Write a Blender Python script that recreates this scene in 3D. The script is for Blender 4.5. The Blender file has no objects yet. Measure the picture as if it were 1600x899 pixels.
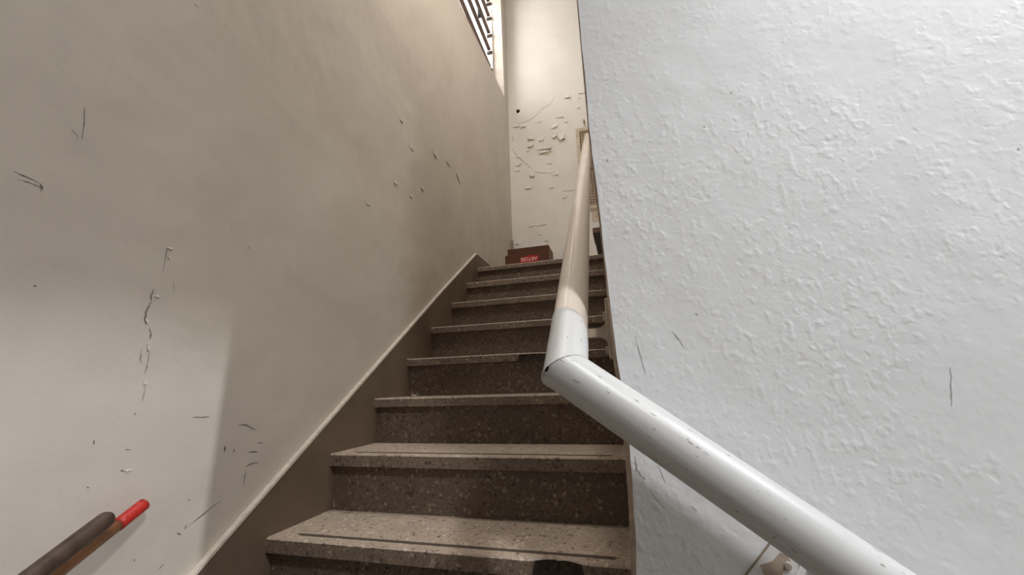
import bpy, bmesh, math, random
from mathutils import Vector, Matrix, noise
random.seed(7)
C = bpy.context.scene.collection
scene = bpy.context.scene

# ------------------------------------------------------------------ camera
# metres, the camera stands at the origin; +y runs up the stairs, +x to the right, z up
cam_d = bpy.data.cameras.new('camera'); cam = bpy.data.objects.new('camera', cam_d); C.objects.link(cam)
cam_d.sensor_width = 36.0; cam_d.lens = 619.07/1600*36; cam_d.clip_start = .02; cam_d.clip_end = 60
yaw, pitch, roll = .2590, .2440, -.0307
fw = Vector((-math.sin(yaw)*math.cos(pitch), math.cos(yaw)*math.cos(pitch), math.sin(pitch)))
ri = Vector((math.cos(yaw), math.sin(yaw), 0)); up = ri.cross(fw)
r_ = math.cos(roll)*ri + math.sin(roll)*up; u_ = -math.sin(roll)*ri + math.cos(roll)*up
cam.matrix_world = Matrix(((r_.x, u_.x, -fw.x, 0), (r_.y, u_.y, -fw.y, 0), (r_.z, u_.z, -fw.z, 0), (0, 0, 0, 1)))
scene.camera = cam

# ------------------------------------------------------------------ world, lights, exposure
w = bpy.data.worlds.new('world'); scene.world = w; w.use_nodes = True
w.node_tree.nodes['Background'].inputs[0].default_value = (1, .97, .93, 1)
w.node_tree.nodes['Background'].inputs[1].default_value = 2.2

def area(name, loc, to, size, power, col, size_y=None):
    d = bpy.data.lights.new(name, 'AREA'); d.energy = power; d.color = col; d.size = size
    if size_y: d.shape = 'RECTANGLE'; d.size_y = size_y
    o = bpy.data.objects.new(name, d); C.objects.link(o); o.location = loc
    o.rotation_euler = (Vector(to)-Vector(loc)).to_track_quat('-Z', 'Y').to_euler(); return o
# daylight outside the stairwell window, lamp over the upper flight, lamp over the lower flight, lamp by the street door
area('daylight_window', (-1.55, 3.0, 3.95), (-.55, 3.6, 3.5), .6, 17, (1, .97, .955), 1.0)
area('lamp_upper', (-.35, .98, 3.5), (-.45, 1.6, 0), .4, 31, (1, .952, .895))
ll = area('lamp_lower', (1.45, -.75, 2.40), (1.9, .74, -.6), .34, 56, (.985, .99, 1)); ll.data.spread = math.radians(135)
area('fill_behind_camera', (.75, -2.05, .55), (.45, .74, .05), 1.5, 4.5, (.96, .98, 1))  # soft fill added behind the camera to even out the walls
sp = bpy.data.lights.new('lamp_door', 'SPOT'); sp.energy = 250; sp.color = (.93, .96, 1); sp.shadow_soft_size = .035
sp.spot_size = math.radians(60); sp.spot_blend = .4
spo = bpy.data.objects.new('lamp_door', sp); C.objects.link(spo); spo.location = (2.6, .60, 2.0)
spo.rotation_euler = (Vector((-.958, .5, -.1))-spo.location).to_track_quat('-Z', 'Y').to_euler()

scene.view_settings.view_transform = 'Standard'; scene.view_settings.look = 'None'
scene.view_settings.exposure = 0.0; scene.view_settings.gamma = 1; scene.view_settings.use_curve_mapping = False

# ------------------------------------------------------------------ helpers
def lin(r, g, b):
    f = lambda c: (c/255/12.92) if c/255 <= .04045 else ((c/255+.055)/1.055)**2.4
    return (f(r), f(g), f(b), 1)

def obj(name, bm, mat, parent=None, smooth=False):
    me = bpy.data.meshes.new(name); bmesh.ops.recalc_face_normals(bm, faces=bm.faces[:]); bm.to_mesh(me); bm.free()
    for m in (mat if isinstance(mat, (list, tuple)) else [mat]): me.materials.append(m)
    if smooth:
        for p in me.polygons: p.use_smooth = True
    o = bpy.data.objects.new(name, me); C.objects.link(o)
    if parent is not None: adopt(o, parent)
    return o
def world_of(p):
    M = Matrix.Identity(4)
    while p is not None:
        M = p.matrix_parent_inverse @ M if False else (Matrix.LocRotScale(p.location, p.rotation_euler.to_quaternion(), p.scale) if p.parent is None else (p.matrix_parent_inverse @ Matrix.LocRotScale(p.location, p.rotation_euler.to_quaternion(), p.scale))) @ M
        p = p.parent
    return M
def adopt(o, parent):
    o.parent = parent; o.matrix_parent_inverse = world_of(parent).inverted()
def thing(name, label, cat, loc, group=None):
    o = bpy.data.objects.new(name, None); C.objects.link(o); o.location = loc; o.empty_display_size = .05
    return tag(o, label, cat, group)
def tag(o, label, cat, group=None):
    o['label'] = label; o['category'] = cat
    if group: o['group'] = group
    return o
def struct(name, bm, mat, label, cat, smooth=False):
    o = obj(name, bm, mat, None, smooth); o['kind'] = 'structure'; o['label'] = label; o['category'] = cat; return o

def box(bm, a, b):
    x0, y0, z0 = a; x1, y1, z1 = b
    v = [bm.verts.new(p) for p in ((x0,y0,z0),(x1,y0,z0),(x1,y1,z0),(x0,y1,z0),(x0,y0,z1),(x1,y0,z1),(x1,y1,z1),(x0,y1,z1))]
    for q in ((0,3,2,1),(4,5,6,7),(0,1,5,4),(1,2,6,5),(2,3,7,6),(3,0,4,7)): bm.faces.new([v[i] for i in q])
    return v
def bbox(a, b, bev=.002, seg=1):
    bm = bmesh.new(); box(bm, a, b)
    if bev: bmesh.ops.bevel(bm, geom=bm.edges[:], offset=bev, segments=seg, affect='EDGES')
    return bm
def slab(bm, loops, vec):
    """loops[0] outer outline, the others holes; all 3-D points in one plane, extruded by vec"""
    es = []
    for lp in loops:
        vs = [bm.verts.new(p) for p in lp]
        es += [bm.edges.new((vs[i], vs[(i+1) % len(vs)])) for i in range(len(vs))]
    g = bmesh.ops.triangle_fill(bm, use_beauty=True, use_dissolve=False, edges=es)
    fs = [f for f in g['geom'] if isinstance(f, bmesh.types.BMFace)]
    ex = bmesh.ops.extrude_face_region(bm, geom=fs)
    bmesh.ops.translate(bm, vec=vec, verts=[v for v in ex['geom'] if isinstance(v, bmesh.types.BMVert)])
def tube(bm, pts, rad, seg=10, cap=True):
    pts = [Vector(p) for p in pts]; rings = []
    for i, p in enumerate(pts):
        t = (pts[min(i+1, len(pts)-1)]-pts[max(i-1, 0)]).normalized()
        a = Vector((0, 0, 1)) if abs(t.z) < .9 else Vector((1, 0, 0)); n = t.cross(a).normalized(); b = t.cross(n)
        rr = rad[i] if isinstance(rad, (list, tuple)) else rad
        rings.append([bm.verts.new(p+(n*math.cos(k*2*math.pi/seg)+b*math.sin(k*2*math.pi/seg))*rr) for k in range(seg)])
    for A, B in zip(rings, rings[1:]):
        for k in range(seg): bm.faces.new((A[k], A[(k+1) % seg], B[(k+1) % seg], B[k]))
    if cap: bm.faces.new(rings[0][::-1]); bm.faces.new(rings[-1])
    return rings

# ------------------------------------------------------------------ materials
class NT:
    def __init__(s, name, rough=.6, spec=.4):
        s.m = bpy.data.materials.new(name); s.m.use_nodes = True; s.t = s.m.node_tree; s.b = s.t.nodes['Principled BSDF']
        s.b.inputs['Roughness'].default_value = rough; s.b.inputs['Specular IOR Level'].default_value = spec
        s.co = s.n('ShaderNodeTexCoord').outputs['Object']
    def n(s, k, **kw):
        x = s.t.nodes.new(k)
        for a, b in kw.items(): setattr(x, a, b)
        return x
    def L(s, a, b): s.t.links.new(a, b)
    def mapped(s, scale=(1, 1, 1), loc=(0, 0, 0)):
        mp = s.n('ShaderNodeMapping'); mp.inputs['Scale'].default_value = scale; mp.inputs['Location'].default_value = loc; s.L(s.co, mp.inputs[0]); return mp.outputs[0]
    def noise(s, scale, detail=4, rough=.55, vec=None, dist=0):
        x = s.n('ShaderNodeTexNoise'); x.inputs['Scale'].default_value = scale; x.inputs['Detail'].default_value = detail; x.inputs['Roughness'].default_value = rough; x.inputs['Distortion'].default_value = dist
        s.L(vec or s.co, x.inputs['Vector']); return x.outputs['Fac']
    def vor(s, scale, vec=None, out='Distance', feature='F1'):
        x = s.n('ShaderNodeTexVoronoi', feature=feature); x.inputs['Scale'].default_value = scale; s.L(vec or s.co, x.inputs['Vector']); return x.outputs[out]
    def ramp(s, fac, stops, interp='LINEAR'):
        x = s.n('ShaderNodeValToRGB'); x.color_ramp.interpolation = interp; e = x.color_ramp.elements
        while len(e) < len(stops): e.new(.5)
        for i, (p, c) in enumerate(stops):
            e[i].position = p; e[i].color = c if isinstance(c, (tuple, list)) else (c, c, c, 1)
        s.L(fac, x.inputs[0]); return x.outputs[0]
    def mix(s, fac, a, b, mode='MIX'):
        x = s.n('ShaderNodeMix', data_type='RGBA', blend_type=mode)
        for v, i in ((fac, 0), (a, 6), (b, 7)):
            if isinstance(v, (int, float)): x.inputs[i].default_value = v
            elif isinstance(v, (tuple, list)): x.inputs[i].default_value = v
            else: s.L(v, x.inputs[i])
        return x.outputs[2]
    def math(s, op, a, b=0, clamp=False):
        x = s.n('ShaderNodeMath', operation=op, use_clamp=clamp)
        for v, i in ((a, 0), (b, 1)):
            if isinstance(v, (int, float)): x.inputs[i].default_value = v
            else: s.L(v, x.inputs[i])
        return x.outputs[0]
    def sep(s):
        x = s.n('ShaderNodeSeparateXYZ'); s.L(s.co, x.inputs[0]); return x.outputs
    def col(s, c):
        if isinstance(c, (tuple, list)): s.b.inputs['Base Color'].default_value = c
        else: s.L(c, s.b.inputs['Base Color'])
        return s
    def bump(s, h, strength=.5, dist=.002, prev=None):
        x = s.n('ShaderNodeBump'); x.inputs['Strength'].default_value = strength; x.inputs['Distance'].default_value = dist
        s.L(h, x.inputs['Height'])
        if prev is not None: s.L(prev, x.inputs['Normal'])
        s.L(x.outputs[0], s.b.inputs['Normal']); return x.outputs[0]

def m_plain(name, c, rough=.6, spec=.4, metal=0, bump=0, scale=60, var=.12):
    t = NT(name, rough, spec); t.b.inputs['Metallic'].default_value = metal
    nz = t.noise(scale, 5)
    lo = tuple(x*(1-var*1.6) for x in c[:3])+(1,); hi = tuple(min(1, x*(1+var)) for x in c[:3])+(1,)
    t.col(t.ramp(nz, [(.3, lo), (.7, hi)]))
    if bump: t.bump(nz, bump, .001)
    return t.m

def m_left_wall():
    t = NT('old_cream_wall_paint', .55, .35)
    big = t.noise(1.1, 5, .6, t.mapped((1, .8, .8)))
    c = t.ramp(big, [(.3, lin(192, 183, 171)), (.7, lin(205, 197, 186))])
    # damp stains low down and near the far corner (the wall's own dirt)
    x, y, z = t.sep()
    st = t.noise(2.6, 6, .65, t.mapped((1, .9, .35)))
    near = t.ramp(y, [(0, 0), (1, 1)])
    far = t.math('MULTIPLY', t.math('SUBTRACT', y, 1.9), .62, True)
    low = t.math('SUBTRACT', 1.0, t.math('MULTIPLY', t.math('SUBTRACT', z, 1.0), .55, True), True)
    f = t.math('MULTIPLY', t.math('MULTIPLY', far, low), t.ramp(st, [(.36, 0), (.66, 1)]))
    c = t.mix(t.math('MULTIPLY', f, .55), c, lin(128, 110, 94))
    sm = t.ramp(t.noise(14, 3), [(.62, 0), (.8, .10)])
    c = t.mix(sm, c, lin(150, 140, 128))
    t.col(c)
    n1 = t.bump(t.noise(2.6, 3, .5, t.mapped((1, 1, .7))), .6, .05)
    n2 = t.bump(t.noise(38, 4), .25, .003, n1)
    t.bump(t.noise(320, 2), .15, .0006, n2)
    return t.m
def m_right_wall():
    t = NT('white_orange_peel_paint', .6, .3)
    c = t.ramp(t.noise(2.2, 4), [(.3, lin(227, 228, 229)), (.7, lin(233, 234, 235))])
    t.col(c)
    warp = t.noise(9, 3)
    mask = t.ramp(t.noise(4.5, 3), [(.36, .18), (.62, 1)])
    fine = t.noise(120, 2, .5)
    blobs = t.ramp(t.noise(68, 1, .4, t.mapped((1.15, 1, .9), (3, 1, 7))), [(.46, 0), (.95, 1)], 'EASE')
    pits = t.ramp(t.noise(54, 1, .4, t.mapped((1.1, 1, 1), (9, 4, 2))), [(.60, 0), (.9, 1)], 'EASE')
    h = t.math('MULTIPLY', t.math('ADD', t.math('MULTIPLY', fine, .3), t.math('ADD', blobs, t.math('MULTIPLY', pits, -1))), mask)
    n1 = t.bump(warp, .3, .010)
    n2 = t.bump(h, .28, .0031, n1)
    t.bump(t.noise(420, 2), .10, .0005, n2)
    return t.m
def m_back_wall():
    t = NT('cream_peeling_wall_paint', .6, .3)
    c = t.ramp(t.noise(1.4, 5), [(.3, lin(216, 210, 202)), (.7, lin(230, 225, 218))])
    x, y, z = t.sep()
    low = t.math('MULTIPLY', t.math('SUBTRACT', 1.9, z), .8, True)
    c = t.mix(t.math('MULTIPLY', t.math('MULTIPLY', low, t.ramp(t.noise(5, 6, .7), [(.45, 0), (.75, 1)])), .5), c, lin(140, 122, 104))
    t.col(c)
    n1 = t.bump(t.noise(4, 3), .4, .03)
    t.bump(t.noise(22, 5), .35, .006, n1)
    return t.m
def m_terrazzo(name, base, light, dark, rough, grime, scale=1.0):
    t = NT(name, rough, .4)
    def chips(sc, lo, amount):
        v = t.n('ShaderNodeTexVoronoi'); v.inputs['Scale'].default_value = sc*scale; v.inputs['Randomness'].default_value = 1
        wv = t.n('ShaderNodeVectorMath', operation='ADD'); nz = t.n('ShaderNodeTexNoise'); nz.inputs['Scale'].default_value = sc*.9; nz.inputs['Detail'].default_value = 4
        t.L(t.co, nz.inputs['Vector'])
        s2 = t.n('ShaderNodeVectorMath', operation='SCALE'); s2.inputs['Scale'].default_value = 1.5/sc; t.L(nz.outputs['Color'], s2.inputs[0])
        t.L(t.co, wv.inputs[0]); t.L(s2.outputs[0], wv.inputs[1]); t.L(wv.outputs[0], v.inputs['Vector'])
        sx = t.n('ShaderNodeSeparateXYZ'); t.L(v.outputs['Color'], sx.inputs[0])
        inside = t.ramp(v.outputs['Distance'], [(.22, 1), (.55, 0)])
        pick = t.math('GREATER_THAN', sx.outputs[0], 1-amount)
        return t.math('MULTIPLY', inside, pick), sx.outputs[1]
    c = t.ramp(t.noise(11, 5, .6), [(.3, tuple(v*.86 for v in base[:3])+(1,)), (.7, base)])
    k, hue = chips(75, 0, .42)
    c = t.mix(k, c, t.ramp(hue, [(0, dark), (.35, dark), (.5, base), (.72, light), (1, light)]))
    k2, hue2 = chips(170, 0, .45)
    c = t.mix(t.math('MULTIPLY', k2, .8), c, t.ramp(hue2, [(0, dark), (.42, dark), (.6, light), (1, light)]))
    gr = t.noise(190, 4, .7)
    c = t.mix(t.ramp(gr, [(.30, .55), (.46, 0)]), c, dark); c = t.mix(t.ramp(gr, [(.56, 0), (.74, .5)]), c, light)
    g = t.ramp(t.noise(7, 6, .65, t.mapped((.6, 1, 1))), [(.38, 0), (.68, 1)])
    c = t.mix(t.math('MULTIPLY', g, grime), c, tuple(v*.42 for v in base[:3])+(1,))
    t.col(c)
    n1 = t.bump(t.noise(26, 4), .25, .003)
    t.bump(t.math('ADD', k, t.noise(190, 4, .7)), .4, .0012, n1)
    return t.m
def m_pipe(name, c, dirt, rough, specks):
    t = NT(name, rough, .5 if specks else .8)
    cc = t.ramp(t.noise(6, 4, .6, t.mapped((3, 3, .6))), [(.3, tuple(v*.93 for v in c[:3])+(1,)), (.7, c)])
    streak = t.noise(120, 3, .6, t.mapped((1, 1, .03)))
    cc = t.mix(t.ramp(streak, [(.52, 0), (.78, .45 if specks else .1)]), cc, dirt)
    if specks:
        sv = t.noise(150, 2, .5, t.mapped((1, 1, .33)))
        cc = t.mix(t.ramp(sv, [(.70, 0), (.74, .75)]), cc, lin(96, 86, 78))
        bl = t.noise(30, 5, .7, t.mapped((1, 1, .35)))
        cc = t.mix(t.ramp(bl, [(.62, 0), (.80, .5)]), cc, dirt)
    t.col(cc)
    if specks: t.bump(streak, .3, .0008)
    else: t.bump(t.noise(14, 3), .08, .002)
    return t.m

M = {}
M['left'] = m_left_wall(); M['right'] = m_right_wall(); M['back'] = m_back_wall()
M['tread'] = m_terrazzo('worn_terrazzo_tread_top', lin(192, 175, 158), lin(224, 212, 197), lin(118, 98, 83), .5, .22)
M['nose'] = m_terrazzo('dark_terrazzo_nosing', lin(132, 115, 100), lin(176, 161, 143), lin(76, 62, 51), .55, .45)  # nosing fronts, darker than the tread tops
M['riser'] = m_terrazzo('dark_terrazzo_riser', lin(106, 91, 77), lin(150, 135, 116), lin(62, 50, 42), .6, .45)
M['skirt'] = m_plain('brown_stone_skirting', lin(110, 94, 79), .55, .4, 0, .1, 5, .14)
M['cap'] = m_plain('pale_skirting_edge', lin(214, 204, 192), .6, .3, 0, .3, 70, .1)
M['strip'] = m_plain('dark_grip_strip', lin(88, 78, 70), .7, .3, 0, .2, 60, .12)
M['chip'] = m_plain('broken_dark_mortar', lin(66, 56, 48), .9, .1, 0, .8, 110, .3)
M['scuff'] = m_plain('grey_scuff', lin(106, 97, 88), .7, .2, 0, 0, 200, .2)
M['crack'] = m_plain('brownish_crack', lin(128, 117, 106), .7, .2, 0, 0, 200, .2)
M['bcrack'] = m_plain('faint_crack', lin(186, 173, 158), .7, .2, 0, 0, 200, .1)
M['rscuff'] = m_plain('pale_grey_scratch', lin(172, 172, 172), .6, .3, 0, 0, 200, .1)
M['flake'] = m_plain('loose_cream_paint_flake', lin(222, 214, 202), .6, .3, 0, .2, 40, .06)
M['under'] = m_plain('bare_plaster', lin(206, 192, 175), .8, .2, 0, .3, 60, .12)
M['edge'] = m_plain('worn_bare_corner', lin(168, 152, 136), .7, .3, 0, .4, 45, .2)
M['white_pipe'] = m_pipe('chipped_white_paint', lin(198, 198, 197), lin(158, 140, 122), .38, True)
M['cream_pipe'] = m_pipe('glossy_cream_plastic', lin(236, 224, 211), lin(196, 178, 160), .08, False)
M['bracket'] = m_plain('dirty_cream_metal', lin(176, 160, 138), .45, .5, 0, .2, 60, .18)
M['wbracket'] = m_plain('stained_white_metal', lin(226, 224, 222), .4, .5, 0, .2, 30, .05)
M['stain'] = m_plain('brown_stain_and_shade', lin(150, 137, 120), .6, .3, 0, 0, 60, .1)
M['pale_stain'] = m_plain('pale_brown_stain', lin(172, 158, 142), .6, .3, 0, 0, 60, .1)
M['steel'] = m_plain('screw_steel', lin(200, 194, 182), .35, .5, .6, 0, 80, .1)
M['dark'] = m_plain('dark_hole_shade', lin(20, 18, 16), .9, .1, 0, 0, 20, .1)
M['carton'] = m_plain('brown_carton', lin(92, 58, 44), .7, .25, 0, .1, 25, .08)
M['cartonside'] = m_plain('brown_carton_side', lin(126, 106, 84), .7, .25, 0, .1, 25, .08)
M['red'] = m_plain('red_print', lin(176, 38, 40), .6, .3, 0, 0, 30, .05)
M['lettering'] = m_plain('white_print', lin(236, 222, 216), .6, .3, 0, 0, 30, .03)
M['wood_frame'] = m_plain('cream_wood_frame', lin(198, 182, 160), .55, .3, 0, .1, 30, .1)
M['mesh_back'] = m_plain('brown_panel', lin(140, 118, 96), .8, .2, 0, .2, 40, .15)
M['mesh_wire'] = m_plain('cream_wire', lin(184, 168, 147), .6, .3, 0, 0, 40, .1)
M['bin'] = m_plain('dark_brown_plastic', lin(46, 36, 32), .5, .4, 0, .1, 30, .2)
M['binrim'] = m_plain('brown_rim', lin(112, 88, 76), .6, .3, 0, .1, 30, .15)
M['alu'] = m_plain('bronze_louvre_metal', lin(74, 56, 48), .5, .4, 0, .05, 30, .12)
M['frame'] = m_plain('white_window_frame', lin(226, 214, 204), .45, .4, 0, .05, 30, .05)
M['stick'] = m_plain('dark_wood_stick', lin(74, 59, 49), .5, .4, 0, .3, 45, .3)
M['stick2'] = m_plain('varnished_wood_stick', lin(120, 80, 52), .4, .5, 0, .2, 45, .25)
M['redcap'] = m_plain('red_plastic_cap', lin(186, 42, 33), .45, .5, 0, .5, 160, .2)
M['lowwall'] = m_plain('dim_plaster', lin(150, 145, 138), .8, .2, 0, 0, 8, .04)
M['ceil'] = m_plain('white_ceiling', lin(214, 210, 204), .7, .2, 0, .1, 8, .04)
M['floor'] = m_terrazzo('grey_terrazzo_floor', lin(98, 86, 75), lin(130, 118, 104), lin(66, 56, 48), .5, .3)
M['scrap'] = m_plain('pale_straw', lin(206, 190, 168), .7, .2, 0, 0, 60, .1)

# ------------------------------------------------------------------ structure
XW, XS, YC, YB = -.958, -.943, .74, 3.69
NOSE = [(.957, -.368), (1.180, -.197), (1.409, -.031), (1.644, .135), (1.878, .310), (2.132, .490), (2.378, .672), (2.606, .844)]
THK = [.036, .038, .034, .034, .033, .033, .036, .031]
OVH = .022
FLOOR = -.54

def sill(y): return 2.903+.1145*(y-2.257)
bm = bmesh.new()
slab(bm, [[(XW, -2.2, -1.4), (XW, YB+.2, -1.4), (XW, YB+.2, 4.9), (XW, -2.2, 4.9)],
          [(XW, 1.62, sill(1.62)), (XW, 3.541, sill(3.541)), (XW, 3.50, 4.42), (XW, 1.62, 4.42)]], (-.21, 0, 0))
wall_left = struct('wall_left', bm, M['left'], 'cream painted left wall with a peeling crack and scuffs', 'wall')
# the nearer stretch of the left wall stands a little proud of it
bm = bmesh.new()
slab(bm, [[(-.954, -2.19, -1.39), (-.954, .433, -1.39), (-.954, .419, -.001), (-.954, .400, .237), (-.954, .392, .414), (-.954, .381, .757), (-.954, .335, 2.19), (-.954, -2.19, 2.19)]], (-.03, 0, 0))
obj('wall_panel', bm, M['left'], wall_left)

# back wall with a small broken hole
hole = [(-.850+.021*math.cos(a)*(1+.25*math.sin(3*a+1)), YB, 2.952+.030*math.sin(a)*(1+.22*math.cos(2*a))) for a in [k*2*math.pi/12 for k in range(12)]]
bm = bmesh.new(); slab(bm, [[(XW-.2, YB, .5), (1.2, YB, .5), (1.2, YB, 4.9), (XW-.2, YB, 4.9)], hole], (0, .16, 0))
wall_back = struct('wall_back', bm, M['back'], 'cream back wall with blistered peeling paint above the stairs', 'wall')
bm = bmesh.new(); slab(bm, [[(-.89, YB+.022, 2.91), (-.81, YB+.022, 2.91), (-.81, YB+.022, 3.0), (-.89, YB+.022, 3.0)]], (0, .01, 0))
obj('hole_shade_plate', bm, M['dark'], wall_back)  # near-black plate set into the hole in place of its deep shade

# right wall: front face towards the camera, turning the corner up the stairs
edge = [(-.0215, 4.88), (-.0205, 1.5), (-.0196, .85), (-.0190, .516), (-.0150, .36), (-.0115, .235), (-.0095, .14), (-.0075, .043), (-.0020, -.03), (.0010, -.097), (-.0002, -.16), (-.0018, -.205), (-.0070, -.295), (-.008, -1.39)]
sil = [(.0035, 4.88), (.0035, 1.5), (.0035, .85), (.0035, .516), (.0035, .36), (.0035, .235), (.0045, .14), (.0065, .043), (.0078, -.03), (.0085, -.097), (.0088, -.16), (.0088, -.205), (.0085, -.295), (.0085, -1.39)]
def refine(lst, n=5):
    o = []
    for (a, b), (c, d) in zip(lst, lst[1:]):
        k = max(1, min(n, int(abs(b-d)/.03)))
        for i in range(k): o.append((a+(c-a)*i/k, b+(d-b)*i/k))
    return o+[lst[-1]]
E1 = refine(edge); W1 = refine(sil)
rg = random.Random(3)
front, back_e = [], []
for (x, z), (wd, _) in zip(E1, W1):
    j = rg.uniform(-.0009, .0009) if -.5 < z < 1 else 0
    front.append((x+j, YC, z)); back_e.append((x-wd+rg.uniform(-.0004, .0004)*(1 if -.5 < z < 1 else 0), YC+.012, z))
bm = bmesh.new()
slab(bm, [front+[(2.9, YC, -1.39), (2.9, YC, 4.88)]], (0, .012, 0))
slab(bm, [[(.0, YC+.012, -1.38), (2.9, YC+.012, -1.38), (2.9, YC+.012, 4.87), (.0, YC+.012, 4.87)]], (0, .13, 0))
wall_right = struct('wall_right', bm, M['right'], 'white right wall in lumpy paint behind the lower handrail', 'wall')
bm = bmesh.new()   # side of the stairs
box(bm, (-.0085, YC+.014, -1.39), (.12, 2.72, 4.88))
obj('stair_side_face', bm, M['back'], wall_right)
bm = bmesh.new()   # worn corner
f_ = [bm.verts.new((x-.0002, y-.0003, z)) for x, y, z in front]; b_ = [bm.verts.new(p) for p in back_e]
c_ = [bm.verts.new((x+.002, YC+.0135, z)) for x, y, z in front]
for i in range(len(f_)-1):
    bm.faces.new((f_[i], f_[i+1], b_[i+1], b_[i])); bm.faces.new((b_[i], b_[i+1], c_[i+1], c_[i])); bm.faces.new((c_[i], c_[i+1], f_[i+1], f_[i]))
bm.faces.new((f_[0], b_[0], c_[0])); bm.faces.new((f_[-1], c_[-1], b_[-1]))
obj('worn_corner', bm, M['edge'], wall_right)['label'] = 'worn tan bare corner edge'

bm = bmesh.new(); box(bm, (XW-.2, -2.36, -1.4), (2.95, -2.2, 2.7)); struct('wall_front', bm, M['lowwall'], 'plain wall behind the viewer', 'wall')
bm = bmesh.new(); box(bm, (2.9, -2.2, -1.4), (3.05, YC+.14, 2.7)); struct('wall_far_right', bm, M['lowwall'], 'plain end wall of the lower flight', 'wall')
bm = bmesh.new(); box(bm, (1.05, YC+.15, .3), (1.2, YB, 4.88)); struct('wall_landing', bm, M['back'], 'cream side wall of the upper landing', 'wall')
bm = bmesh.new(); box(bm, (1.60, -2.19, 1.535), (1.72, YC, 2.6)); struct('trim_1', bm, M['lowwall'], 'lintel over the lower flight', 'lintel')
bm = bmesh.new(); box(bm, (XW-.2, -2.3, 4.85), (1.25, YB+.2, 5.0))
struct('ceiling', bm, M['ceil'], 'pale ceiling over the stairwell', 'ceiling')
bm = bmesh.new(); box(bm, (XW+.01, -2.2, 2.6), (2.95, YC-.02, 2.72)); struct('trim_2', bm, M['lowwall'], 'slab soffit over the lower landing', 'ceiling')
bm = bmesh.new(); box(bm, (XW, -2.2, FLOOR-.15), (.12, NOSE[0][0]+OVH, FLOOR))
for i in range(5):
    box(bm, (.12+.231*i, -2.2, FLOOR-.17*(i+1)-.15), (.12+.231*(i+1), YC, FLOOR-.17*(i+1)))
box(bm, (.12+.231*5, -2.2, FLOOR-1.17), (2.9, YC, FLOOR-1.02))
floor = struct('floor', bm, M['floor'], 'grey terrazzo landing at the turn of the stairs', 'floor')

# left skirting that follows the steps
def nz(y): return -.368+(y-.957)*(.844+.368)/(2.606-.957)
SK = .118
top = [(XS, .66, nz(.66)+SK), (XS, 1.3, nz(1.3)+SK+.004), (XS, 2.0, nz(2.0)+SK+.006), (XS, 2.588, .942), (XS, YB, .948)]
bm = bmesh.new()
slab(bm, [top+[(XS, YB, .80), (XS, 2.66, .80), (XS, 2.62, .62), (XS, .99, FLOOR), (XS, .56, FLOOR), (XS, .56, nz(.66)+SK-.06)]], (-.0145, 0, 0))
base_left = struct('baseboard_left', bm, M['skirt'], 'brown stone skirting stepping up the left wall beside the stairs', 'skirting')
bm = bmesh.new()
def band(a, b, w):
    a = Vector(a); b = Vector(b); n = 26; va = []
    for i in range(n+1):
        p = a.lerp(b, i/n); q = .0015*(noise.noise(p*40)); va.append((p, w+q))
    d = (b-a).normalized(); nn = Vector((0, -d.z, d.y))
    for (p, h), (p2, h2) in zip(va, va[1:]):
        v = [bm.verts.new(x) for x in (p, p2, p2+nn*h2, p+nn*h)]
        u = [bm.verts.new(x+Vector((-.016, 0, 0))) for x in (p, p2, p2+nn*h2, p+nn*h)]
        bm.faces.new(v); bm.faces.new((v[3], v[2], u[2], u[3])); bm.faces.new((v[0], v[1], u[1], u[0]))
off = Vector((.0015, 0, 0))
for a, b in zip(top, top[1:]): band(Vector(a)+off, Vector(b)+off, .0075)
obj('cap_strip', bm, M['cap'], base_left)['label'] = 'pale painted top edge'

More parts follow.
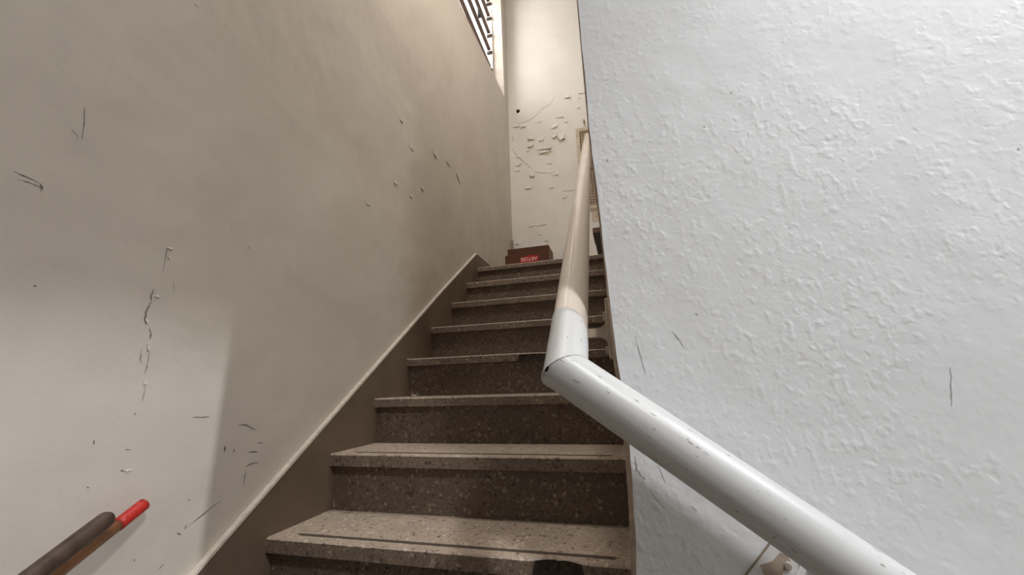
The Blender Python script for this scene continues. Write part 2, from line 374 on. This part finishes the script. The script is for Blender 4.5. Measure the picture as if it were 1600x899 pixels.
# ------------------------------------------------------------------ staircase
stairs = thing('staircase', 'dark speckled terrazzo staircase rising between two walls', 'staircase', (-.48, .957, FLOOR))
XR = -.0115
def jag(x0, x1, depth, n, seed):
    g = random.Random(seed); o = []
    for i in range(n+1):
        t = i/n; o.append((x0+(x1-x0)*t, depth*(math.sin(math.pi*t)**.9)*(.75+.4*g.random()) if 0 < i < n else 0))
    return o
NOTCH = {0: jag(-.232, -.112, .017, 14, 5), 3: jag(-.425, -.235, .016, 16, 8)}
for i, (y, z) in enumerate(NOSE):
    last = i == 7
    yb = YB if last else NOSE[i+1][0]+OVH
    th = THK[i]; g = random.Random(20+i)
    xs = [XS+(XR-XS)*k/60 for k in range(61)]
    if i in NOTCH:
        n0, n1 = NOTCH[i][0][0], NOTCH[i][-1][0]
        prof = sorted([(x, 0) for x in xs if not n0-.004 < x < n1+.004]+NOTCH[i])
    else: prof = [(x, 0) for x in xs]
    prof = [(x, d+(.0012*abs(noise.noise(Vector((x*38, i*7.1, 2))))+(.004 if noise.noise(Vector((x*22, i*3.3, 9))) > .62 else 0))) for x, d in prof]
    bm = bmesh.new()
    nt = [bm.verts.new((x, y+d+.003, z)) for x, d in prof]                       # top edge, eased
    nf = [bm.verts.new((x, y+d, z-.004-.0012*abs(noise.noise(Vector((x*55, i, 4)))))) for x, d in prof]
    def spread(x):      # the break widens downwards
        if i not in NOTCH or not n0 < x < n1: return 0
        t = (x-n0)/(n1-n0); return -.26*(n1-n0)*math.cos(math.pi*t)*math.sin(math.pi*t)
    nb = [bm.verts.new((x+spread(x), y+d*.6, z-th+.001)) for x, d in prof]
    bt = [bm.verts.new((x, yb, z)) for x, d in prof]; bb = [bm.verts.new((x, yb, z-th)) for x, d in prof]
    for k in range(len(prof)-1):
        f = bm.faces.new((nt[k], nt[k+1], bt[k+1], bt[k])); f.material_index = 0
        f = bm.faces.new((nf[k], nf[k+1], nt[k+1], nt[k])); f.material_index = 0
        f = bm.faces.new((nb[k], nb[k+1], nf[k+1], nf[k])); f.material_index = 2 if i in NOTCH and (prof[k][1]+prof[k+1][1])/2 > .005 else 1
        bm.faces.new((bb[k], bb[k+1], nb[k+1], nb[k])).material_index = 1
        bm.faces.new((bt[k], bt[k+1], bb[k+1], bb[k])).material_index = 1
    for e in (0, -1): bm.faces.new((nt[e], nf[e], nb[e], bb[e], bt[e])).material_index = 1
    tr = obj('tread', bm, [M['tread'], M['nose'], M['chip']], stairs)
    if i in NOTCH: tr['label'] = 'tread with a broken nosing'
    if not last:   # grip strip let into the tread
        bm = bmesh.new(); x0, x1 = XS+.062, XR-.034; ya, yb2 = y+.030, y+.043
        ol = [(x0+.02, ya, z-.001), (x1-.012, ya, z-.001), (x1, (ya+yb2)/2, z-.001), (x1-.014, yb2, z-.001), (x0+.012, yb2, z-.001), (x0, (ya+yb2)/2+.002, z-.001)]
        slab(bm, [ol], (0, 0, .0018)); obj('grip_strip', bm, M['strip'], tr)
    z0 = FLOOR if i == 0 else NOSE[i-1][1]
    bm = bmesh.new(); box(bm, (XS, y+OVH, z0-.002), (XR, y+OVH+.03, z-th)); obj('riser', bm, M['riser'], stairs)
# ------------------------------------------------------------------ handrail
rail = thing('handrail', 'round pipe handrail, cream above and chipped white below the elbow, on the right wall', 'handrail', (-.089, .66, FLOOR))
EL = Vector((-.089, .66, .021)); DU = Vector((-.010, 1, .818)).normalized(); DL = Vector((1, 0, -.736)).normalized(); RR = .035
MN = (DU-DL).normalized()     # mitre plane normal
def pipe(name, d, r, length, mat, start=-.08, tfun=None, mitre=True, sign=1, label=None):
    """pipe along local z of its own object so that the paint runs along it"""
    q = d.to_track_quat('Z', 'Y'); Mw = Matrix.Translation(EL) @ q.to_matrix().to_4x4(); inv = Mw.inverted()
    bm = bmesh.new(); seg = 64; ts = [start+(length-start)*k/40 for k in range(41)]; rings = []
    for k, t in enumerate(ts):
        ring = []
        for a in range(seg):
            an = a*2*math.pi/seg; tt = t
            if tfun:
                wd = Mw.to_3x3() @ Vector((math.cos(an), math.sin(an), 0)); lim = tfun(wd); tt = start+(lim-start)*k/40
            ring.append(bm.verts.new((r*math.cos(an), r*math.sin(an), tt)))
        rings.append(ring)
    for A, B in zip(rings, rings[1:]):
        for k in range(seg): bm.faces.new((A[k], A[(k+1) % seg], B[(k+1) % seg], B[k]))
    if not tfun: bm.faces.new(rings[-1])
    if mitre:
        no = inv.to_3x3() @ (MN*sign)
        bmesh.ops.bisect_plane(bm, geom=bm.verts[:]+bm.edges[:]+bm.faces[:], plane_co=(0, 0, 0), plane_no=no, clear_inner=True)
    if tfun:      # the paint layer's free edge turns down onto the pipe
        bd = [e for e in bm.edges if e.is_boundary and min(v.co.z for v in e.verts) > .02]
        ex = bmesh.ops.extrude_edge_only(bm, edges=bd)
        for v in [x for x in ex['geom'] if isinstance(x, bmesh.types.BMVert)]:
            s = (RR-.001)/math.hypot(v.co.x, v.co.y); v.co.x *= s; v.co.y *= s; v.co.z += .0015
    o = obj(name, bm, mat, None, True); o.matrix_world = Mw
    o.location = EL; o.rotation_mode = 'XYZ'; o.rotation_euler = q.to_euler()
    o.parent = rail; o.matrix_parent_inverse = world_of(rail).inverted()
    if label: o['label'] = label
    return o
pipe('upper_pipe', DU, RR, 3.78, M['cream_pipe'], label='glossy cream upper pipe')
CUT = [(-180, .05), (-130, .09), (-90, .150), (-46, .166), (-24, .158), (0, .152), (26, .141), (46, .126), (66, .108), (80, .088), (110, .06), (180, .05)]
def cutfun(wd):
    side = Vector((1, 0, 0)); upv = (Vector((0, 0, 1))-DU*DU.z).normalized(); s = wd.dot(side); c = wd.dot(upv)
    ph = math.degrees(math.atan2(s, c))
    for (a, ta), (b, tb) in zip(CUT, CUT[1:]):
        if a <= ph <= b: return ta+(tb-ta)*(ph-a)/(b-a)
    return .05
pipe('white_sleeve', DU, RR+.0012, .2, M['white_pipe'], tfun=cutfun, label='white painted sleeve on the upper pipe')
pipe('lower_pipe', DL, RR+.0012, 1.9, M['white_pipe'], sign=-1, label='chipped white lower pipe')
# lumpy bead along the mitre joint
bm = bmesh.new(); pts = []
nn = (DU.cross(DL)).normalized(); mm = (DU+DL).normalized(); sa = (RR+.0012)/math.sqrt(1-mm.dot(DU)**2)
for k in range(49):
    a = k*2*math.pi/48; pts.append(EL+nn*(RR+.0012)*math.cos(a)+mm*sa*math.sin(a))
tube(bm, pts, [.0013+.0011*abs(noise.noise(p*190)) for p in pts], 6, False)
obj('weld_bead', bm, M['white_pipe'], rail, True)
bm = bmesh.new(); q0 = Vector((-.1125, .6195, .0235))
slab(bm, [[tuple(q0+Vector(v)) for v in ((-.0030, 0, -.003), (-.0006, 0, -.0034), (.002, 0, .0006), (.0034, 0, .0042), (.0006, 0, .0043), (-.0024, 0, .0006))]], (0, .004, 0)); obj('chipped_hole', bm, M['dark'], rail)
# dark decal standing in for the shade of a chipped hole at the elbow
def on_pipe(E, D, r, t, ang):
    a = (Vector((0, 0, 1))-D*D.z).normalized(); b = D.cross(a); return E+D*t+(a*math.cos(ang)+b*math.sin(ang))*r
# brackets to the stair-side wall
def side_bracket(t, label):
    c = EL+DU*t
    b = bpy.data.objects.new('bracket', None); C.objects.link(b); b.location = c; b.empty_display_size = .02; b['label'] = label
    adopt(b, rail)
    x1 = -.0096; xf = -.0205
    bm = bmesh.new(); h = .0085
    prof = [(c.x+.03, h), (xf-.020, h), (xf-.009, h+.002), (xf-.003, h+.007), (xf, h+.014), (x1-.002, h+.014), (x1-.002, -h-.018), (xf+.001, -h-.018), (xf-.003, -h-.007), (xf-.010, -h-.001), (xf-.018, -h), (c.x+.03, -h)]
    slab(bm, [[(x, c.y-.012, c.z-.028+zz) for x, zz in prof]], (0, .024, 0)); obj('bracket_arm', bm, M['bracket'], b)
    bm = bbox((xf, c.y-.02, c.z-.078), (x1+.0005, c.y+.02, c.z+.036), .0015); obj('wall_plate', bm, M['bracket'], b)
    bm = bmesh.new(); box(bm, (xf-.006, c.y-.006, c.z-.004), (xf+.001, c.y+.006, c.z+.013)); obj('screw_head', bm, M['bracket'], b)
    bm = bmesh.new(); box(bm, (xf-.006, c.y-.006, c.z-.070), (xf+.001, c.y+.006, c.z-.054)); obj('screw_head', bm, M['bracket'], b)
side_bracket(.160, 'cream wall bracket by the elbow'); side_bracket(2.05, 'cream wall bracket near the top')
# lower strap bracket under the pipe, against the right wall
b2 = bpy.data.objects.new('bracket', None); C.objects.link(b2); b2.location = (.2, YC-.01, -.29); b2.empty_display_size = .02; b2['label'] = 'white stained strap bracket below the lower pipe'; adopt(b2, rail)
A = Vector((.193, YC-.004, -.234)); ad = Vector((-.66, 0, -.75)).normalized(); aw = Vector((.75, 0, -.62)).normalized()
def sp_(u, v, y=YC-.004): p = A+aw*u+ad*v; return (p.x, y, p.z)
bm = bmesh.new()
slab(bm, [[sp_(0, -.03), sp_(.034, -.03), sp_(.037, 0), sp_(.041, .006), sp_(.043, .012), sp_(.042, .09), sp_(0, .09)]], (0, .0038, 0)); bmesh.ops.bevel(bm, geom=bm.edges[:], offset=.0008, segments=1, affect='EDGES')
obj('wall_plate', bm, M['wbracket'], b2)
bm = bmesh.new(); slab(bm, [[sp_(.014, .007, YC-.0044), sp_(.022, .004, YC-.0044), sp_(.03, .008, YC-.0044), sp_(.034, .018, YC-.0044), sp_(.030, .025, YC-.0044), sp_(.033, .036, YC-.0044), sp_(.026, .05, YC-.0044), sp_(.012, .046, YC-.0044), sp_(.004, .04, YC-.0044), sp_(.013, .024, YC-.0044)]], (0, .0006, 0))
obj('rust_stain', bm, M['pale_stain'], b2)['label'] = 'brown rust stain'
bm = bmesh.new(); p0 = Vector(sp_(.030, .0155, YC-.0045)); tube(bm, [p0, p0+Vector((0, -.003, 0))], [.0058, .0045], 16); obj('screw_head', bm, M['steel'], b2)
bm = bmesh.new(); slab(bm, [[sp_(-.0022, -.01, YC-.003), sp_(-.0002, -.01, YC-.003), sp_(-.0002, .09, YC-.003), sp_(-.0022, .09, YC-.003)]], (0, .0028, 0)); obj('plate_edge_shade', bm, M['stain'], b2)  # brown strip colours in the shadow gap along the plate's edge
bm = bmesh.new(); pc = EL+DL*.42; tube(bm, [(pc.x, pc.y+.01, pc.z-.02), (pc.x, YC-.02, pc.z-.03), (pc.x, YC-.003, pc.z-.03)], .012, 12); obj('bracket_arm', bm, M['wbracket'], b2)

# ------------------------------------------------------------------ louvred window in the left wall
bm = bmesh.new(); XG = -1.10
def wbar(bm, p, q, w, d):
    box(bm, p, q)
y0, y1, zt = 1.62, 3.53, 4.42
box(bm, (XG-.05, y1-.028, 2.86), (XG+.03, y1-.001, zt)); box(bm, (XG-.05, y0+.001, 2.83), (XG+.03, y0+.03, zt)); box(bm, (XG-.05, y0+.03, zt-.03), (XG+.03, y1-.028, zt)); box(bm, (XG-.05, y0+.03, 3.22), (XG+.03, y1-.028, 3.26)); box(bm, (XG-.05, y0+.03, 3.02), (XG+.03, y1-.028, 3.06))
win = struct('window_1', bm, M['frame'], 'tall louvred window high in the left wall', 'window')
for k, zc in enumerate((3.42, 3.65, 3.88, 4.12, 4.33)):
    bm = bmesh.new(); slab(bm, [[(XG-.018, y0+.04, zc-.008), (XG+.016, y0+.04, zc), (XG+.016, y0+.04, zc+.008), (XG-.018, y0+.04, zc)]], (0, y1-y0-.085, 0))
    s = obj('slat', bm, M['alu'], win)
    bm = bmesh.new(); box(bm, (XG-.03, y1-.046, zc-.045), (XG+.028, y1-.030, zc-.015)); obj('slat_clip', bm, M['bin'], s)
bm = bmesh.new(); box(bm, (XG+.03, 3.02, 3.62), (XG+.05, 3.05, 3.72)); box(bm, (XG+.03, 3.03, 3.6), (XG+.08, 3.04, 3.63)); obj('lever', bm, M['bin'], win)

# ------------------------------------------------------------------ things on the landing and the back wall
carton = thing('carton', 'brown cardboard carton with red and white print, on the top landing', 'box', (-.63, 3.0, .844))
x0, x1, ya, yb_, z0, z1 = -.796, -.463, 2.9, 3.105, .844, 1.059
bm = bmesh.new(); box(bm, (x0, ya, z0), (x1, yb_, z1))
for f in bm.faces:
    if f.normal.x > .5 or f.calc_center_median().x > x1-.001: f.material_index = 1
obj('body', bm, [M['carton'], M['cartonside']], carton)
bm = bmesh.new(); box(bm, (x0-.024, ya+.01, z0), (x0-.001, yb_-.02, z1-.045)); obj('side_flap', bm, M['carton'], carton)
bm = bmesh.new(); box(bm, (x0+.0, ya-.0015, z1-.002), (x1, yb_, z1+.002)); obj('lid', bm, M['carton'], carton)
bm = bmesh.new(); slab(bm, [[(-.695, ya-.001, .925), (-.552, ya-.001, .925), (-.545, ya-.001, .985), (-.60, ya-.001, .997), (-.695, ya-.001, .980)]], (0, .0008, 0))
lab = obj('printed_patch', bm, M['red'], carton); lab['label'] = 'red printed patch'
fc = bpy.data.curves.new('lettering', 'FONT'); fc.body = 'ARTOIS'; fc.size = .042; fc.align_x = 'CENTER'; fc.align_y = 'CENTER'; fc.extrude = .0003
ft = bpy.data.objects.new('tmp', fc); C.objects.link(ft); dg = bpy.context.evaluated_depsgraph_get(); dg.update()
me = bpy.data.meshes.new_from_object(ft.evaluated_get(dg)); bpy.data.objects.remove(ft); me.name = 'lettering'; me.materials.clear(); me.materials.append(M['lettering'])
me.transform(Matrix.Translation((-.623, ya-.0016, .966)) @ Matrix.Rotation(math.pi/2, 4, 'X') @ Matrix.Rotation(math.pi, 4, 'Z') @ Matrix.Diagonal((.92, 1, 1, 1)))
lo = bpy.data.objects.new('lettering', me); C.objects.link(lo); adopt(lo, lab); lo['label'] = 'upside-down white lettering'

# tapered bin beside the rail
bn = thing('waste_bin', 'dark tapered bin with a brown rim, on the landing behind the handrail', 'bin', (.02, 3.0, .844))
bm = bmesh.new()
def ring(xa, xb, y_a, y_b, z): return [bm.verts.new(p) for p in ((xa, y_a, z), (xb, y_a, z), (xb, y_b, z), (xa, y_b, z))]
a = ring(-.083, .12, 2.93, 3.12, .844); b = ring(-.114, .15, 2.9, 3.15, 1.112)
c = ring(-.107, .143, 2.907, 3.143, 1.112); d = ring(-.078, .115, 2.935, 3.115, .852)
for P, Q in ((a, b), (b, c), (c, d)):
    for k in range(4): bm.faces.new((P[k], P[(k+1) % 4], Q[(k+1) % 4], Q[k]))
bm.faces.new(a); bm.faces.new(d); obj('bin_body', bm, M['bin'], bn)
bm = bmesh.new(); slab(bm, [[(-.119, 2.895, 1.112), (.155, 2.895, 1.112), (.155, 3.155, 1.112), (-.119, 3.155, 1.112)], [(-.104, 2.91, 1.112), (.14, 2.91, 1.112), (.14, 3.14, 1.112), (-.104, 3.14, 1.112)]], (0, 0, .04))
obj('rim', bm, M['binrim'], bn)['label'] = 'brown rim'

# framed mesh panel
pn = thing('mesh_panel', 'cream framed brown wire mesh panel on the back wall', 'vent', (-.06, YB, 2.1))
px0, px1, pz0, pz1 = -.236, .19, 1.662, 2.572
bm = bmesh.new(); box(bm, (px0+.02, YB-.012, pz0+.02), (px1-.02, YB-.002, pz1-.02)); obj('backing', bm, M['mesh_back'], pn)
for nm, a, b in (('frame_bar', (px0, pz0), (px0+.035, pz1)), ('frame_bar', (px1-.035, pz0), (px1, pz1)), ('frame_bar', (px0+.035, pz1-.04), (px1-.035, pz1)), ('frame_bar', (px0+.035, pz0), (px1-.035, pz0+.035))):
    obj(nm, bbox((a[0], YB-.035, a[1]), (b[0], YB-.0005, b[1]), .003), M['wood_frame'], pn)
bm = bmesh.new()
k = px0+.05
while k < px1-.04: box(bm, (k, YB-.018, pz0+.03), (k+.008, YB-.0135, pz1-.03)); k += .026
k = pz0+.05
while k < pz1-.04: box(bm, (px0+.03, YB-.0185, k), (px1-.03, YB-.0128, k+.008)); k += .030
wm = obj('wire_mesh', bm, M['mesh_wire'], pn); wm['kind'] = 'stuff'
hk = thing('hook', 'small brown hook above the mesh panel', 'hook', (-.143, YB, 2.64))
bm = bmesh.new(); tube(bm, [(-.143, YB, 2.655), (-.143, YB-.03, 2.655), (-.143, YB-.035, 2.63), (-.143, YB-.02, 2.622)], .009, 8); obj('hook_body', bm, M['stain'], hk)
bm = bmesh.new(); tube(bm, [(-.143, YB-.012, 2.628), (-.141, YB-.02, 2.575)], .005, 6); obj('string', bm, M['mesh_wire'], hk)
sk = thing('socket_plate', 'small yellowed plate on the back wall below the mesh panel', 'plate', (-.1, YB, 1.585))
obj('plate', bbox((-.142, YB-.012, 1.53), (-.062, YB-.0005, 1.642), .004), M['wood_frame'], sk)
bm = bmesh.new(); tube(bm, [(-.102, YB-.012, 1.586), (-.102, YB-.016, 1.586)], .012, 12); obj('button', bm, M['bracket'], sk)
# thin rusty batten standing in the far left corner
bt = obj('corner_batten', bbox((-.957, YB-.075, .86), (-.935, YB-.05, 1.42), .002), M['stain']); tag(bt, 'thin rust-brown batten standing in the far left corner', 'batten')

# straw on the third tread
bm = bmesh.new(); tube(bm, [(-.908, 1.640, -.027), (-.890, 1.636, -.0265), (-.884, 1.634, -.0270)], [.0035, .0035, .003], 8)
bm2 = bm; o = obj('paper_stub', bm2, M['scrap']); tag(o, 'pale twisted paper stub on the third step by the skirting', 'litter')

# ------------------------------------------------------------------ two sticks in the lower left
def stick(name, label, tip, low, r, mat, cap=None):
    tip = Vector(tip); d = (Vector(low)-tip).normalized(); L = (tip.z-FLOOR)/-d.z; foot = tip+d*(L-.012)
    root = thing(name, label, 'stick', foot)
    def rod(a, b, rr, cap_round):
        bm = bmesh.new(); n = [a]+[a.lerp(b, t) for t in (.15, .4, .7)]+[b]
        pts = []; rad = []
        if cap_round:
            dd = (b-a).normalized()
            for t in (0.02, .25, .5, .75): pts.append(a+dd*rr*(1-math.cos(t*math.pi/2))); rad.append(rr*math.sin(t*math.pi/2)+.0004)
            pts.append(a+dd*rr); rad.append(rr)
        for t in ((.1, .25, .4, .55, .7, .85, 1) if cap_round else (0, .25, .5, .75, 1)): pts.append(a.lerp(b, t)); rad.append(rr)
        tube(bm, pts, rad, 20); return bm
    if cap:
        m_ = tip+d*cap; obj('handle', rod(m_-d*.01, foot, r*.90, False), mat, root, True); obj('end_cap', rod(tip, m_, r, True), M['redcap'], root, True)['label'] = 'red plastic end cap'
    else: obj('handle', rod(tip, foot, r, True), mat, root, True)
    return root
stick('wooden_stick', 'thick dark brown wooden stick with a blunt rounded end', (-.9069, .569, -.2038), (-.857, .450, -.250), .0143, M['stick'])
stick('broomstick', 'thinner varnished broomstick with a red cap, behind the dark stick', (-.941, .647, -.204), (-.895, .5046, -.265), .0119, M['stick2'], .062)

# ------------------------------------------------------------------ marks and flaking paint (metres on each wall: y,z / x,z / x,z)
LEFT_SCUFFS = [
  ([(0.6101, 0.3279), (0.6094, 0.308), (0.6096, 0.2679)], 0.00100),
  ([(0.5989, 0.2261), (0.5965, 0.2115), (0.5988, 0.1979)], 0.00179),
  ([(0.5988, 0.1979), (0.5935, 0.1789), (0.5928, 0.1624), (0.5974, 0.1494)], 0.00217),
  ([(0.6044, 0.1436), (0.6102, 0.1307), (0.6101, 0.1171)], 0.00163),
  ([(0.599, 0.0987), (0.5989, 0.079), (0.603, 0.0688)], 0.00119),
  ([(0.613, 0.0931), (0.6139, 0.06), (0.6126, 0.0469)], 0.00094),
  ([(0.6194, 0.0275), (0.6175, 0.0044), (0.6174, -0.0083)], 0.00079),
  ([(0.6107, -0.0293), (0.6073, -0.0352)], 0.00129),
  ([(0.361, 0.3762), (0.3758, 0.3746), (0.3972, 0.3712)], 0.00110),
  ([(0.3676, 0.3653), (0.3812, 0.3665), (0.3985, 0.3643)], 0.00089),
  ([(0.395, 0.37), (0.3997, 0.3624)], 0.00181),
  ([(0.4236, 0.549), (0.4289, 0.5142), (0.4313, 0.4849)], 0.00086),
  ([(0.4156, 0.4938), (0.4258, 0.4841)], 0.00085),
  ([(0.5657, 0.9613), (0.5786, 0.9614)], 0.00163),
  ([(0.7245, -0.0481), (0.7651, -0.0499)], 0.00134),
  ([(0.8456, -0.0733), (0.8684, -0.0786), (0.8993, -0.0929)], 0.00134),
  ([(0.8165, -0.1214), (0.8154, -0.136)], 0.00298),
  ([(0.8422, -0.1326), (0.8418, -0.1415)], 0.00161),
  ([(0.8841, -0.1465), (0.9134, -0.1494)], 0.00169),
  ([(0.9083, -0.1279), (0.9265, -0.1287)], 0.00138),
  ([(0.8818, -0.1816), (0.898, -0.1768), (0.9174, -0.1771)], 0.00168),
  ([(0.8828, -0.1879), (0.8822, -0.209), (0.8829, -0.2257)], 0.00148),
  ([(0.7486, -0.2823), (0.7771, -0.2676), (0.8244, -0.2465)], 0.00132),
  ([(0.7318, -0.2858), (0.7408, -0.2924)], 0.00139),
  ([(0.7474, -0.2832), (0.7487, -0.2747)], 0.00197),
  ([(0.4203, 0.1921), (0.4231, 0.1894)], 0.00176),
  ([(0.8027, 0.3919), (0.811, 0.3891)], 0.00158),
  ([(0.6041, -0.0988), (0.613, -0.1001)], 0.00127),
  ([(0.5546, -0.1546), (0.5579, -0.1575)], 0.00140),
  ([(0.7457, -0.2226), (0.7478, -0.227)], 0.00143),
  ([(0.6032, -0.1359), (0.6069, -0.1389)], 0.00250),
  ([(0.6348, 0.2522), (0.6383, 0.2307)], 0.00087),
  ([(0.6544, -0.3072), (0.6564, -0.3123)], 0.00126),
  ([(0.7053, -0.3445), (0.7127, -0.338)], 0.00093),
  ([(0.5494, -0.074), (0.5518, -0.0821)], 0.00095),
]
LEFT_FLAKES = [
  (0.5969,0.1589,0.0058,0.0120),
  (0.6103,0.1090,0.0071,0.0212),
  (0.6166,0.0301,0.0059,0.0116),
  (0.6087,0.2126,0.0085,0.0055),
  (0.6153,-0.1382,0.0123,0.0048),
  (0.6159,0.3252,0.0115,0.0043),
  (0.6162,0.3071,0.0051,0.0144),
  (1.5372,1.3220,0.0292,0.0177),
  (1.9119,1.3583,0.0500,0.0377),
  (1.7749,1.0625,0.0286,0.0336),
  (1.5110,0.9588,0.0272,0.0291),
  (1.6565,0.9593,0.0316,0.0174),
  (2.2728,1.4016,0.0558,0.0435),
  (1.3133,0.7579,0.0254,0.0139),
  (1.6463,1.2262,0.0645,0.0109),
  (2.1038,1.4061,0.0785,0.0182),
]
BACK_FLAKES = [
  (-0.878,2.771,0.079,0.032),
  (-0.799,2.754,0.064,0.048),
  (-0.300,3.007,0.068,0.048),
  (-0.149,3.017,0.060,0.024),
  (-0.180,2.961,0.027,0.024),
  (-0.195,2.846,0.033,0.039),
  (-0.397,2.778,0.068,0.031),
  (-0.451,2.677,0.075,0.046),
  (-0.333,2.705,0.027,0.023),
  (-0.720,2.586,0.077,0.062),
  (-0.724,2.509,0.056,0.077),
  (-0.602,2.561,0.048,0.077),
  (-0.464,2.563,0.054,0.061),
  (-0.391,2.539,0.074,0.091),
  (-0.567,2.438,0.136,0.045),
  (-0.576,2.394,0.116,0.053),
  (-0.754,2.445,0.035,0.031),
  (-0.862,2.389,0.042,0.038),
  (-0.858,2.304,0.056,0.053),
  (-0.882,2.225,0.056,0.030),
  (-0.476,2.113,0.066,0.036),
  (-0.725,2.158,0.055,0.074),
  (-0.765,2.010,0.075,0.037),
  (-0.400,1.841,0.039,0.021),
  (-0.756,1.578,0.033,0.028),
  (-0.350,1.911,0.115,0.021),
  (-0.650,1.577,0.111,0.017),
  (-0.524,1.969,0.053,0.021),
  (-0.600,1.406,0.039,0.027),
  (-0.910,1.411,0.040,0.034),
  (-0.668,1.476,0.026,0.020),
  (-0.073,2.958,0.026,0.031),
  (-0.620,2.770,0.042,0.024),
  (-0.536,2.250,0.060,0.022),
]
BACK_CRACKS = [
   [(-0.9, 2.768), (-0.834, 2.794), (-0.747, 2.798), (-0.659, 2.843), (-0.571, 2.919), (-0.499, 2.95), (-0.461, 2.99), (-0.43, 3.039)] ,
   [(-0.93, 2.504), (-0.89, 2.425), (-0.849, 2.363), (-0.782, 2.289), (-0.715, 2.209)] ,
   [(-0.716, 2.194), (-0.649, 2.152), (-0.542, 2.133), (-0.475, 2.128)] ,
   [(-0.925, 2.661), (-0.906, 2.578)] ,
]
RIGHT_SCUFFS = [
  ([(0.4643, 0.007), (0.4585, -0.0202), (0.4522, -0.0468)], 0.00093),
  ([(0.0278, 0.0806), (0.0331, 0.0465), (0.0392, 0.0132)], 0.00068),
  ([(0.0905, 0.0846), (0.0993, 0.0707), (0.1085, 0.0537)], 0.00089),
  ([(0.0067, -0.1197), (0.0086, -0.1415), (0.0166, -0.152)], 0.00128),
  ([(0.0166, -0.152), (0.0202, -0.1558)], 0.00105),
  ([(0.0257, -0.1701), (0.0331, -0.1841), (0.047, -0.1985)], 0.00072),
  ([(0.0426, -0.1339), (0.0515, -0.1598)], 0.00063),
  ([(0.6286, 0.3383), (0.6289, 0.3337)], 0.00130),
  ([(0.1316, 0.1132), (0.1352, 0.1096)], 0.00144),
  ([(0.2507, 0.5358), (0.2523, 0.531)], 0.00123),
  ([(0.1936, 0.4736), (0.1952, 0.469)], 0.00110),
  ([(0.0093, 0.4375), (0.0114, 0.4328)], 0.00154),
  ([(0.0933, -0.2001), (0.086, -0.1913)], 0.00061),
]
def ribbon(bm, pts, hw, to3, seed):
    g = random.Random(seed); P = []
    for (a, b), (c, d) in zip(pts, pts[1:]):
        n = 4
        for k in range(n): P.append((a+(c-a)*k/n, b+(d-b)*k/n))
    P.append(pts[-1]); prev = None
    for k, (a, b) in enumerate(P):
        q = P[min(k+1, len(P)-1)]; o = P[max(k-1, 0)]; dx, dy = q[0]-o[0], q[1]-o[1]; l = math.hypot(dx, dy) or 1
        t = k/(len(P)-1); h = hw*(.35+.65*math.sin(math.pi*min(max(t, .04), .96)))*(.6+.8*g.random()); j = hw*.8*g.uniform(-1, 1)
        cx, cy = a-dy/l*j, b+dx/l*j
        cur = (bm.verts.new(to3(cx-dy/l*h, cy+dx/l*h)), bm.verts.new(to3(cx+dy/l*h, cy-dx/l*h)))
        if prev: bm.faces.new((prev[0], cur[0], cur[1], prev[1]))
        prev = cur
for i, (pts, hw) in enumerate(LEFT_SCUFFS):
    bm = bmesh.new(); near = pts[0][0] < .40 and pts[0][1] > -.1
    xx = -.9536 if near else XW+.0004
    if near: pts = [(y*xx/XW, z*xx/XW) for y, z in pts]
    ribbon(bm, pts, hw*.75, lambda a, b: (xx, a, b), i); obj('scuff_mark' if i > 7 else 'crack', bm, M['scuff' if i > 7 else 'crack'], wall_left)
for i, (pts, hw) in enumerate(RIGHT_SCUFFS):
    bm = bmesh.new(); ribbon(bm, pts, hw, lambda a, b: (a, YC-.0004, b), 50+i); obj('scratch', bm, M['rscuff'], wall_right)
for i, pts in enumerate(BACK_CRACKS):
    bm = bmesh.new(); ribbon(bm, pts, .0042, lambda a, b: (a, YB-.0006, b), 90+i); obj('crack', bm, M['bcrack'], wall_back)
def flake(to3, u, v, a, b, seed, lift):
    """a ragged scab of paint: fixed along its upper edge, curling away from the wall below"""
    g = random.Random(seed); n = 16; bm = bmesh.new(); rings = []
    rot = g.uniform(-.35, .35); wob = [.55+.75*g.random() for _ in range(n)]
    for s_ in (.0, .55, 1.0):
        ring = []
        for k in range(n if s_ else 1):
            an = k*2*math.pi/n; rr = .58*s_*(wob[k] if s_ > .9 else 1); x = math.cos(an)*rr*a; y = math.sin(an)*rr*b
            x, y = x-y*math.sin(rot)*.5, y+x*math.sin(rot)*b/(a+b)
            low = .5-.9*y/b if b else .5; low = max(0, min(1.15, low))
            ring.append(bm.verts.new(to3(u+x, v+y, .0004+lift*(low**1.6)*(1+.35*math.sin(3*an+seed)*s_))))
        rings.append(ring)
    c = rings[0][0]; fs = []
    for k in range(n):
        fs.append(bm.faces.new((c, rings[1][k], rings[1][(k+1) % n])))
        fs.append(bm.faces.new((rings[1][k], rings[2][k], rings[2][(k+1) % n], rings[1][(k+1) % n])))
    bm.normal_update(); bmesh.ops.solidify(bm, geom=fs, thickness=min(.0012, lift*.2))
    for f in bm.faces: f.material_index = 0
    return bm
for i, (y, z, a, b) in enumerate(LEFT_FLAKES):
    bm = flake(lambda u, v, h: (XW+h, u, v), y, z, a, b, 300+i, .12*min(a, b)+.0015); obj('paint_flake', bm, M['left'], wall_left)
for i, (x, z, a, b) in enumerate(BACK_FLAKES):
    bm = flake(lambda u, v, h: (u, YB-h, v), x, z, a, b, 400+i, .22*min(a, b)+.004); obj('paint_flake', bm, M['back'], wall_back)
    if i in (9, 10, 13, 12, 14, 15, 21):
        g = random.Random(i); bm = bmesh.new()
        vs = [bm.verts.new((x+.62*a*math.cos(k*.628)*(.7+.5*g.random()), YB-.0008, z-.25*b+.7*b*math.sin(k*.628)*(.7+.5*g.random()))) for k in range(10)]
        bm.faces.new(vs); obj('bare_patch', bm, M['under'], wall_back)
